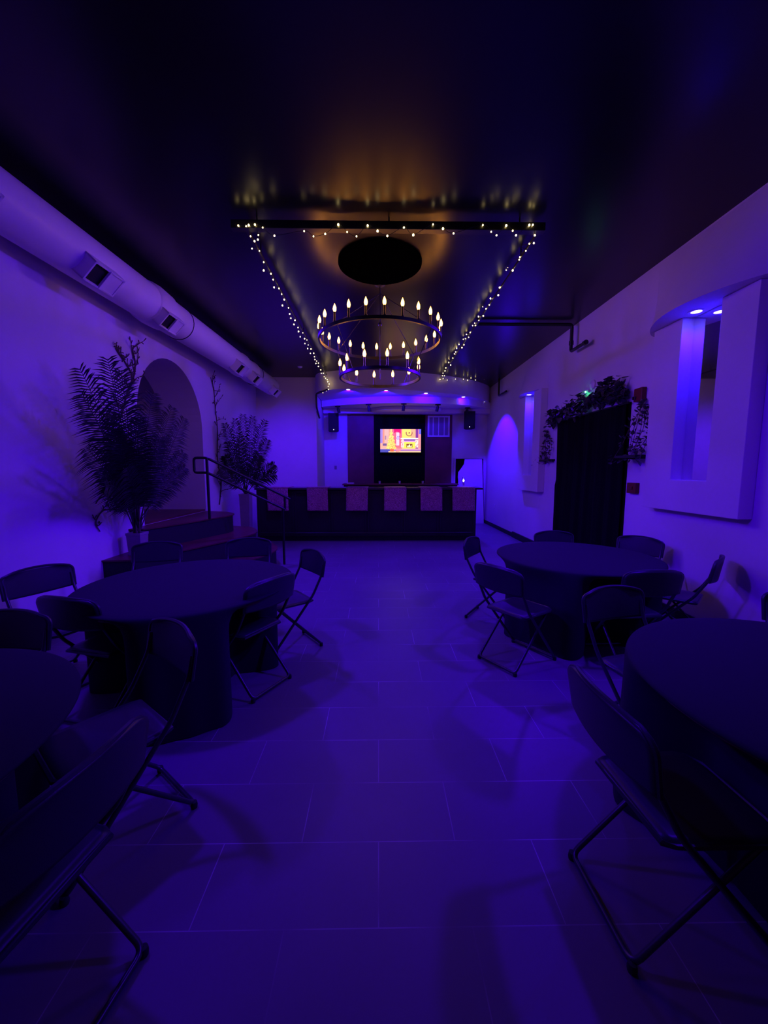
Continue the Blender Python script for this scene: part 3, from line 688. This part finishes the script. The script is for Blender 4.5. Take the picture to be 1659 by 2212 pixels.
# ------------------------------------------------------------------ PLANTS
def frond(name,par,base,tip,sag,ll,seed,nl=34,mt='palm',start=.22):
    rn=random.Random(seed);base=Vector(base);tip=Vector(tip);d=tip-base;L=d.length
    mid=base.lerp(tip,.5)+Vector((0,0,sag*L))+rn.uniform(-.03,.03)*Vector((1,1,0))
    pts=[base*(1-t)**2+mid*2*t*(1-t)+tip*t*t for t in [k/14 for k in range(15)]]
    m=MB().tube(pts,[.007*(1-.75*k/14) for k in range(15)],n=6)
    def ev(t): return base*(1-t)**2+mid*2*t*(1-t)+tip*t*t
    # the blade of the frond lies roughly in a plane turned towards the room
    side=Vector((rn.uniform(.1,.5),rn.uniform(-.5,.5),rn.uniform(-.2,.2)))
    for k in range(nl):
        t=start+(1-start)*(k+.5)/nl;p=ev(t);tg=(ev(min(1,t+.01))-ev(t-.01)).normalized()
        s=tg.cross(Vector((.6,-.8,0))+side*.5).normalized()
        env=max(.12,math.sin(PI*min(1,.16+.80*(t-start)/(1-start))))**.5
        for sg in (-1,1):
            dd=(s*sg*1.0+tg*(.35+.55*t)+Vector((rn.uniform(-.25,.25),rn.uniform(-.15,.15),-.12))).normalized()
            Lf=ll*env*rn.uniform(.85,1.15);w=.0085
            n=dd.cross(tg).normalized();q=dd.cross(n).normalized()
            a=p;b=p+dd*Lf*.5+Vector((0,0,-.004));c=p+dd*Lf+Vector((0,0,-.22*Lf))
            m.add([a-q*w*.4,a+q*w*.4,b+q*w,c,b-q*w,b+n*.003],[(0,1,5),(1,2,5),(2,3,5),(3,4,5),(4,0,5)])
    lo=XL+.012-par.location.x
    m.v=[(max(v[0],lo),v[1],v[2]) for v in m.v]
    return m.build(name,mt,par)
def planter(par,w,h,w2=None):
    w2=w2 or w
    MB().prism([(-w2,-w2),(w2,-w2),(w2,w2),(-w2,w2)],0,.03).add([],[]).build('planter_base','pot',par,bevel=.005)
    m=MB();V=[];
    m.lathe([(w2*1.3,.03),(w*1.38,h-.03),(w*1.45,h-.03),(w*1.45,h),(w*1.2,h),(w*1.15,h-.04),(.001,h-.04)],n=4,caps=False,mtx=Matrix.Rotation(PI/4,3,'Z'))
    m.build('planter_box','pot',par,bevel=.004)
# large palm at the near end of the stair platform
lpz=LF
lpal=empty('large_palm',(-2.90,4.60,.57));tag(lpal,'tall potted palm with long dark feathery fronds on the near end of the stairs','palm')
planter(lpal,.085,.27,.08)
LB=lpal.location.copy()
def fr(par,PB,px,py,X,base,sag,ll,seed,**k):
    q=at_x(px,py,X) if X<0 else None
    return frond('frond',par,Vector(base),q-PB,sag,ll,seed,**k)
tips=[(300,985,-2.5,.05,.30),(275,1010,-2.45,.06,.28),(250,935,-2.5,.08,.30),(172,795,-2.55,.10,.30),(232,775,-2.62,.10,.32),(262,800,-2.7,.08,.30),(175,852,-2.5,.14,.28),(240,900,-2.6,.12,.28),(330,850,-2.7,.05,.30),(372,880,-2.75,.06,.26),(398,903,-2.7,.10,.26),(396,978,-2.65,.10,.24),(400,1010,-2.6,.12,.22),(345,945,-2.6,.06,.28),(185,965,-2.45,.16,.28),(222,1010,-2.5,.12,.26),(228,1050,-2.45,.24,.22),(300,905,-2.4,.05,.30),(262,960,-2.45,.06,.28)]
for i,(px,py,X_,sg,ll) in enumerate(tips):
    fr(lpal,LB,px,py,X_,(random.uniform(-.03,.03),random.uniform(-.03,.03),.26+.14*random.random()),sg,ll*.86,100+i,nl=48)
for k in range(5):
    a=2*PI*k/5;MB().tube(catmull([(.03*math.cos(a),.03*math.sin(a),.22),(.035*math.cos(a),.035*math.sin(a),.45),(.07*math.cos(a),.07*math.sin(a),.80)],4),[.012]*8+[.008],n=7).build('stem','stem',lpal,smooth=True)
# small palm beside the bar
spal=empty('small_palm',(-2.62,7.60,0));tag(spal,'smaller potted palm in a tall grey column planter between the arch and the bar','palm')
planter(spal,.10,1.12,.085)
SB=spal.location
tips=[(508,905,.03),(525,896,.02),(546,900,.03),(572,908,.06),(578,950,.12),(592,1003,.18),(595,1024,.22),(486,915,.08),(480,985,.14),(476,1015,.18),(492,955,.1),(560,985,.14),(520,940,.02)]
for i,(px,py,sg) in enumerate(tips):
    q=at_y(px,py,7.5+random.uniform(-.2,.15))
    q.x=max(q.x,XL+.12)
    frond('frond',spal,Vector((random.uniform(-.02,.02),random.uniform(-.02,.02),1.10)),q-SB,sg,.21,200+i,nl=40)
for k in range(3):
    a=2*PI*k/3;MB().tube([(.02*math.cos(a),.02*math.sin(a),1.07),(.04*math.cos(a),.04*math.sin(a),1.45)],.009,n=6).build('stem','stem',spal,smooth=True)
# bare branches fixed to the left wall
def branch(P,label,seed,nt=26,ll=.17):
    rn=random.Random(seed);pts=catmull(P,5);L0=pts[0].copy();n=len(pts)
    m=MB().tube([p-L0 for p in pts],[.011*(1-.55*k/n) for k in range(n)],n=7)
    for k in range(nt):
        i=int(2+(n-3)*k/nt);p=pts[i]-L0;sg=1 if k%2 else -1
        d=Vector((rn.uniform(.0,.25),sg*rn.uniform(.5,1),rn.uniform(.1,.9))).normalized();q=[p];L_=ll*rn.uniform(.5,1.2)
        for s in range(4):
            d=(d+Vector((rn.uniform(-.1,.15),rn.uniform(-.4,.4),rn.uniform(-.3,.5)))).normalized();nn=q[-1]+d*L_/4;nn.x=max(nn.x,XL+.012-L0.x);q.append(nn)
        m.tube(q,[.0075,.006,.005,.0045,.0035],n=5)
        for s in q[1:]:
            if rn.random()<.8:
                d2=Vector((rn.uniform(0,.3),rn.uniform(-1,1),rn.uniform(-.3,1))).normalized();m.tube([s,s+d2*.045],[.005,.007],n=5)
    tag(m.build('bare_branch','twig',loc=L0),label,'branch','bare twisted branches on the left wall')
W_=lambda px,py:at_x(px,py,XL+.012)
branch([W_(262,900),W_(275,850),W_(290,810),W_(292,780),W_(287,755),W_(300,742)],'bare twisted branch on the left wall above the tall palm, beside the arch top',31,10,.24)
branch([W_(276,850),W_(286,815),W_(272,785),W_(258,765),W_(250,752)],'short bare branch on the left wall leaning left above the tall palm',32,12,.12)
branch([W_(474,1090),W_(478,1040),W_(470,990),W_(470,930),W_(465,880),W_(462,845),W_(455,815)],'long bare branch climbing the left wall between the arch and the small palm',33,20,.28)
branch([W_(290,1070),W_(262,1060),W_(225,1066),W_(207,1088)],'drooping bare branch low on the left wall beside the tall palm',34,6,.1)
branch([W_(292,1090),W_(262,1100),W_(225,1102),W_(207,1128),W_(216,1148)],'lowest curved bare branch on the left wall beside the tall palm',35,6,.1)
# ------------------------------------------------------------------ FOLDING CHAIRS
CHZ=.83
def make_chair():
    t=empty('folding_chair')
    # front frame: from the backrest down and forward to the floor, joined by a bar at the floor
    fr_=[(.212,-.266,CHZ-.075),(.212,-.245,.66),(.212,-.16,.50),(.205,.24,.022),(-.205,.24,.022),(-.212,-.16,.50),(-.212,-.245,.66),(-.212,-.266,CHZ-.075)]
    MB().tube(elbow(fr_,.035,4),.011,n=10).build('front_frame','tube',t,smooth=True)
    rf=[(.178,.14,.43),(.178,-.25,.022),(-.178,-.25,.022),(-.178,.14,.43)]
    MB().tube(elbow(rf,.035,4),.0105,n=10).build('rear_frame','tube',t,smooth=True)
    MB().tube([(.178,.14,.43),(-.178,.14,.43)],.008,n=8).build('cross_bar','tube',t,smooth=True)
    # seat
    m=MB();nu,nv=15,13
    def outline(v):
        # half width along depth: rounded front corners, slightly narrower rear
        y=-.175+.40*v
        w=.195-.015*(1-v)
        if v>.82: w*=math.sqrt(max(.0,1-((v-.82)/.18)**2*.55))
        if v<.1: w*=.93+.7*v
        return y,w
    def fn(i,j):
        u=i/(nu-1)*2-1;v=j/(nv-1);y,w=outline(v)
        z=.445-.014*(1-u*u)*(math.sin(PI*v))-.012*max(0,(v-.85)/.15)**2-.006*u**6
        return (u*w,y,z)
    m.grid(fn,nu,nv)
    m.build('seat','plastic',t,smooth='all',solid=.016)
    # rim under the seat
    rim=[]
    for j in range(nv): y,w=outline(j/(nv-1));rim.append((w,y,.436))
    for j in range(nv-1,-1,-1): y,w=outline(j/(nv-1));rim.append((-w,y,.436))
    MB().tube(rim,.011,n=6,closed=True).build('seat_rim','plastic',t,smooth=True)
    # backrest: curved plastic panel with rounded upper corners
    m=MB();nu,nv=21,15;bw=.232;bh=.195
    def bf(i,j):
        u=i/(nu-1)*2-1;v=j/(nv-1)
        dz=bh*v-(bh-.055)
        w=bw if dz<=0 else bw-.075+.075*math.sqrt(max(0,1-(dz/.055)**2*.97))
        w-=.006*(1-v)
        topdrop=.006*abs(u)**3*v
        yy=-.250-.030*(1-u*u)-.03*v
        z=CHZ-bh+bh*v-topdrop+.010*(1-u*u)*v + .012*(abs(u)**2)*(1-v)
        return (u*w,yy,z)
    m.grid(bf,nu,nv)
    m.build('backrest','plastic',t,smooth='all',solid=.018)
    ed=[bf(0,j) for j in range(nv)]+[bf(i,nv-1) for i in range(1,nu)]+[bf(nu-1,j) for j in range(nv-2,-1,-1)]
    MB().tube([(x,y+.002,z) for x,y,z in ed],.0105,n=7).build('backrest_rim','plastic',t,smooth=True)
    for x,y in ((.205,.24),(-.205,.24),(.178,-.25),(-.178,-.25)):
        MB().lathe([(.001,0),(.014,0),(.016,.012),(.013,.03),(.001,.032)],n=10,caps=False).build('foot_cap','rubber',t,smooth=True,loc=(x,y,0))
    for x in (.224,-.224):
        MB().lathe([(.001,-.004),(.006,-.003),(.006,.003),(.001,.004)],n=8,caps=False,mtx=Matrix.Rotation(PI/2,3,'Y')).build('rivet','chrome',t,smooth=True,loc=(x,-.258,.715))
    return t
CHAIRS=[ # backrest mid x, y, facing deg, label, group
 (1.01,4.15,-34,'black folding chair at the left of the far right table, backrest nearest the bar','far right table chairs'),
 (.92,2.92,34,'black folding chair on the aisle side of the far right table','far right table chairs'),
 (2.13,4.60,-93,'black folding chair behind the far right table, beside the doorway left edge','far right table chairs'),
 (2.93,4.20,-145,'black folding chair behind the far right table against the right wall','far right table chairs'),
 (2.93,3.20,133,'black folding chair seen edge-on at the right of the far right table','far right table chairs'),
 (2.06,2.77,92,'black folding chair with its back to us before the far right table','far right table chairs'),
 (1.48,2.35,-76,'black folding chair with lit backrest between the two right tables, facing the near one','near right table chairs'),
 (2.64,2.24,-112,'black folding chair cut by the right picture edge behind the near table','near right table chairs'),
 (.76,1.22,2,'large dark folding chair seen edge-on in the right foreground','near right table chairs'),
 (-2.62,2.92,-24,'black folding chair standing against the left wall at the far left table','far left table chairs'),
 (-2.29,3.95,-76,'black folding chair behind the far left table, in front of the stair platform','far left table chairs'),
 (-1.42,4.16,-78,'black folding chair behind the far left table, nearest the bar','far left table chairs'),
 (-.60,3.50,217,'black folding chair with crossed legs on the aisle behind the far left table','far left table chairs'),
 (-.74,2.62,150,'black folding chair with its back to the aisle at the far left table','far left table chairs'),
 (-1.85,2.22,76,'black folding chair with its back to us at the front of the far left table','far left table chairs'),
 (-1.95,1.98,-91,'black folding chair behind the near left table, cut by the left edge','near left table chairs'),
 (-.99,1.80,-128,'black folding chair with lit tilted backrest right of the near left table','near left table chairs'),
 (-.765,.925,171,'dark folding chair at the lower left corner of the foreground','near left table chairs'),
]
proto=make_chair();CH_T=[]
for i,(bx,by,fa,lb,gp) in enumerate(CHAIRS):
    c=proto if i==0 else copy_tree(proto)
    a=R(fa);d=Vector((math.cos(a),math.sin(a),0));loc=Vector((bx,by,0))+d*.285
    c.location=loc;c.rotation_euler=(0,0,a-PI/2);tag(c,lb,'chair',gp)
    CH_T.append((loc,a-PI/2))
# ------------------------------------------------------------------ ROUND TABLES + CLOTHS
def table(cx,cy,r,l1,l2,seed):
    t=empty('round_table',(cx,cy,0));tag(t,l1,'table','round banquet tables')
    MB().lathe([(.001,.70),(r-.035,.70),(r-.035,.728),(.001,.728)],n=48,caps=False).build('table_top','wood',t,smooth=True)
    for k in range(4):
        a=PI/4+k*PI/2;x=.24*math.cos(a);y=.24*math.sin(a)
        MB().tube([(x,y,0),(x*.9,y*.9,.722)],.014,n=8).build('leg','tube',t,smooth=True)
    rn=random.Random(seed);nf=96;prof=[];rows=[]
    ph=[rn.uniform(0,6.28) for _ in range(4)]
    zs=[.7475,.7475,.746,.738,.72,.68,.60,.50,.40,.30,.20,.10,.02,.006]
    rs_=[0.02,.6*r,r-.02,r-.002,r+.004]+[None]*9
    # how far in each direction the skirt can hang before it meets a chair
    lim=[]
    for i in range(nf):
        a=2*PI*i/nf;best=9.
        for loc,rz in CH_T:
            if (Vector((cx,cy,0))-loc).length>1.35: continue
            c,s=math.cos(-rz),math.sin(-rz);rr=r+.03
            while rr>.30:
                p=Vector((cx+rr*math.cos(a),cy+rr*math.sin(a),0))-loc
                lx=p.x*c-p.y*s;ly=p.x*s+p.y*c
                if abs(lx)<.275 and -.36<ly<.29: rr-=.01
                else: break
            best=min(best,rr-.02 if rr<r+.025 else 9.)
        lim.append(best)
    def sm(l):
        n=len(l);o=[]
        for i in range(n): o.append(min(l[i],sum(min(l[(i+k)%n],r+.05) for k in range(-2,3))/5 +0))
        return o
    lim=sm(sm(lim))
    def fn(i,j):
        a=2*PI*i/nf;z=zs[j]
        if rs_[j] is not None: rr=rs_[j];lm=9
        else:
            d=(.74-z)/.74
            fold=(.5*math.sin(9*a+ph[0])+.3*math.sin(14*a+ph[1])+.25*math.sin(22*a+ph[2]))
            rr=r+.004+.045*fold*d**.8+.035*d;rr=max(rr,r*.93)
            if z<.70:
                k=min(1,(.74-z)/.14)
                rr=min(rr,max(lim[i],.30)*k+(r+.003)*(1-k)) if lim[i]<r+.2 else rr
        return (rr*math.cos(a),rr*math.sin(a),z)
    o=MB().grid(fn,nf,len(zs),closed_u=True)
    o.add([fn(i,0) for i in range(nf)],[tuple(range(nf))])
    o=o.build('tablecloth','cloth',smooth='all',sub=1,loc=(cx,cy,0));tag(o,l2,'tablecloth','black floor-length tablecloths')
table(1.95,3.72,.75,'round banquet table at the far right, under a black cloth','floor-length black tablecloth on the far right table, top edge curving before the doorway',1)
table(1.84,1.34,.77,'round banquet table in the right foreground, under a black cloth','floor-length black tablecloth filling the right foreground',2)
table(-1.42,2.86,.75,'round banquet table at the far left, under a black cloth','floor-length black tablecloth on the far left table, below the stair platform',3)
table(-1.80,1.02,.76,'round banquet table in the left foreground, under a black cloth','floor-length black tablecloth filling the left foreground',4)
# ------------------------------------------------------------------ LIGHTS (blue LED wash of the room)
# wall-wash LEDs: one by the far right wall, one by the back left wall
spot((2.25,9.75,3.44),(3.2,9.95,.9),520,(.035,0,1),R(88),.3,.03)
spot((-1.6,7.2,3.7),(-2.35,10.1,1.2),460,BLUE,R(72),1,.08)
# LED floods under the ceiling along both sides, aimed at the floor
spot((-2.3,2.6,3.88),(-.3,3.9,0),450,BLUE,R(96),1,.10)
spot((-2.3,6.6,3.88),(-.1,5.6,0),560,BLUE,R(104),1,.10)
spot((2.7,2.2,3.88),(.3,3.7,0),420,BLUE,R(96),1,.10)
spot((2.7,6.8,3.88),(.4,5.6,0),520,BLUE,R(100),1,.10)
# added fill spots without fixtures, brightening the opposite walls
spot((2.95,5.4,3.5),(-3.1,5.8,2.0),650,BLUE,R(66),1,.12)
spot((2.95,2.0,3.5),(-3.1,2.6,1.9),500,BLUE,R(66),1,.12)
spot((-2.45,5.2,3.35),(3.2,6.2,1.8),420,BLUE,R(66),1,.12)
spot((-2.45,1.6,3.35),(3.2,2.6,1.6),480,BLUE,R(66),1,.12)
# world
w=bpy.data.worlds.new('world');SC.world=w;w.use_nodes=True;w.node_tree.nodes['Background'].inputs[0].default_value=(0,0,0,1);w.node_tree.nodes['Background'].inputs[1].default_value=0
SC.view_settings.view_transform='Standard';SC.view_settings.look='None';SC.view_settings.exposure=0;SC.view_settings.gamma=1;SC.view_settings.use_curve_mapping=False
SC.cycles.use_light_tree=True
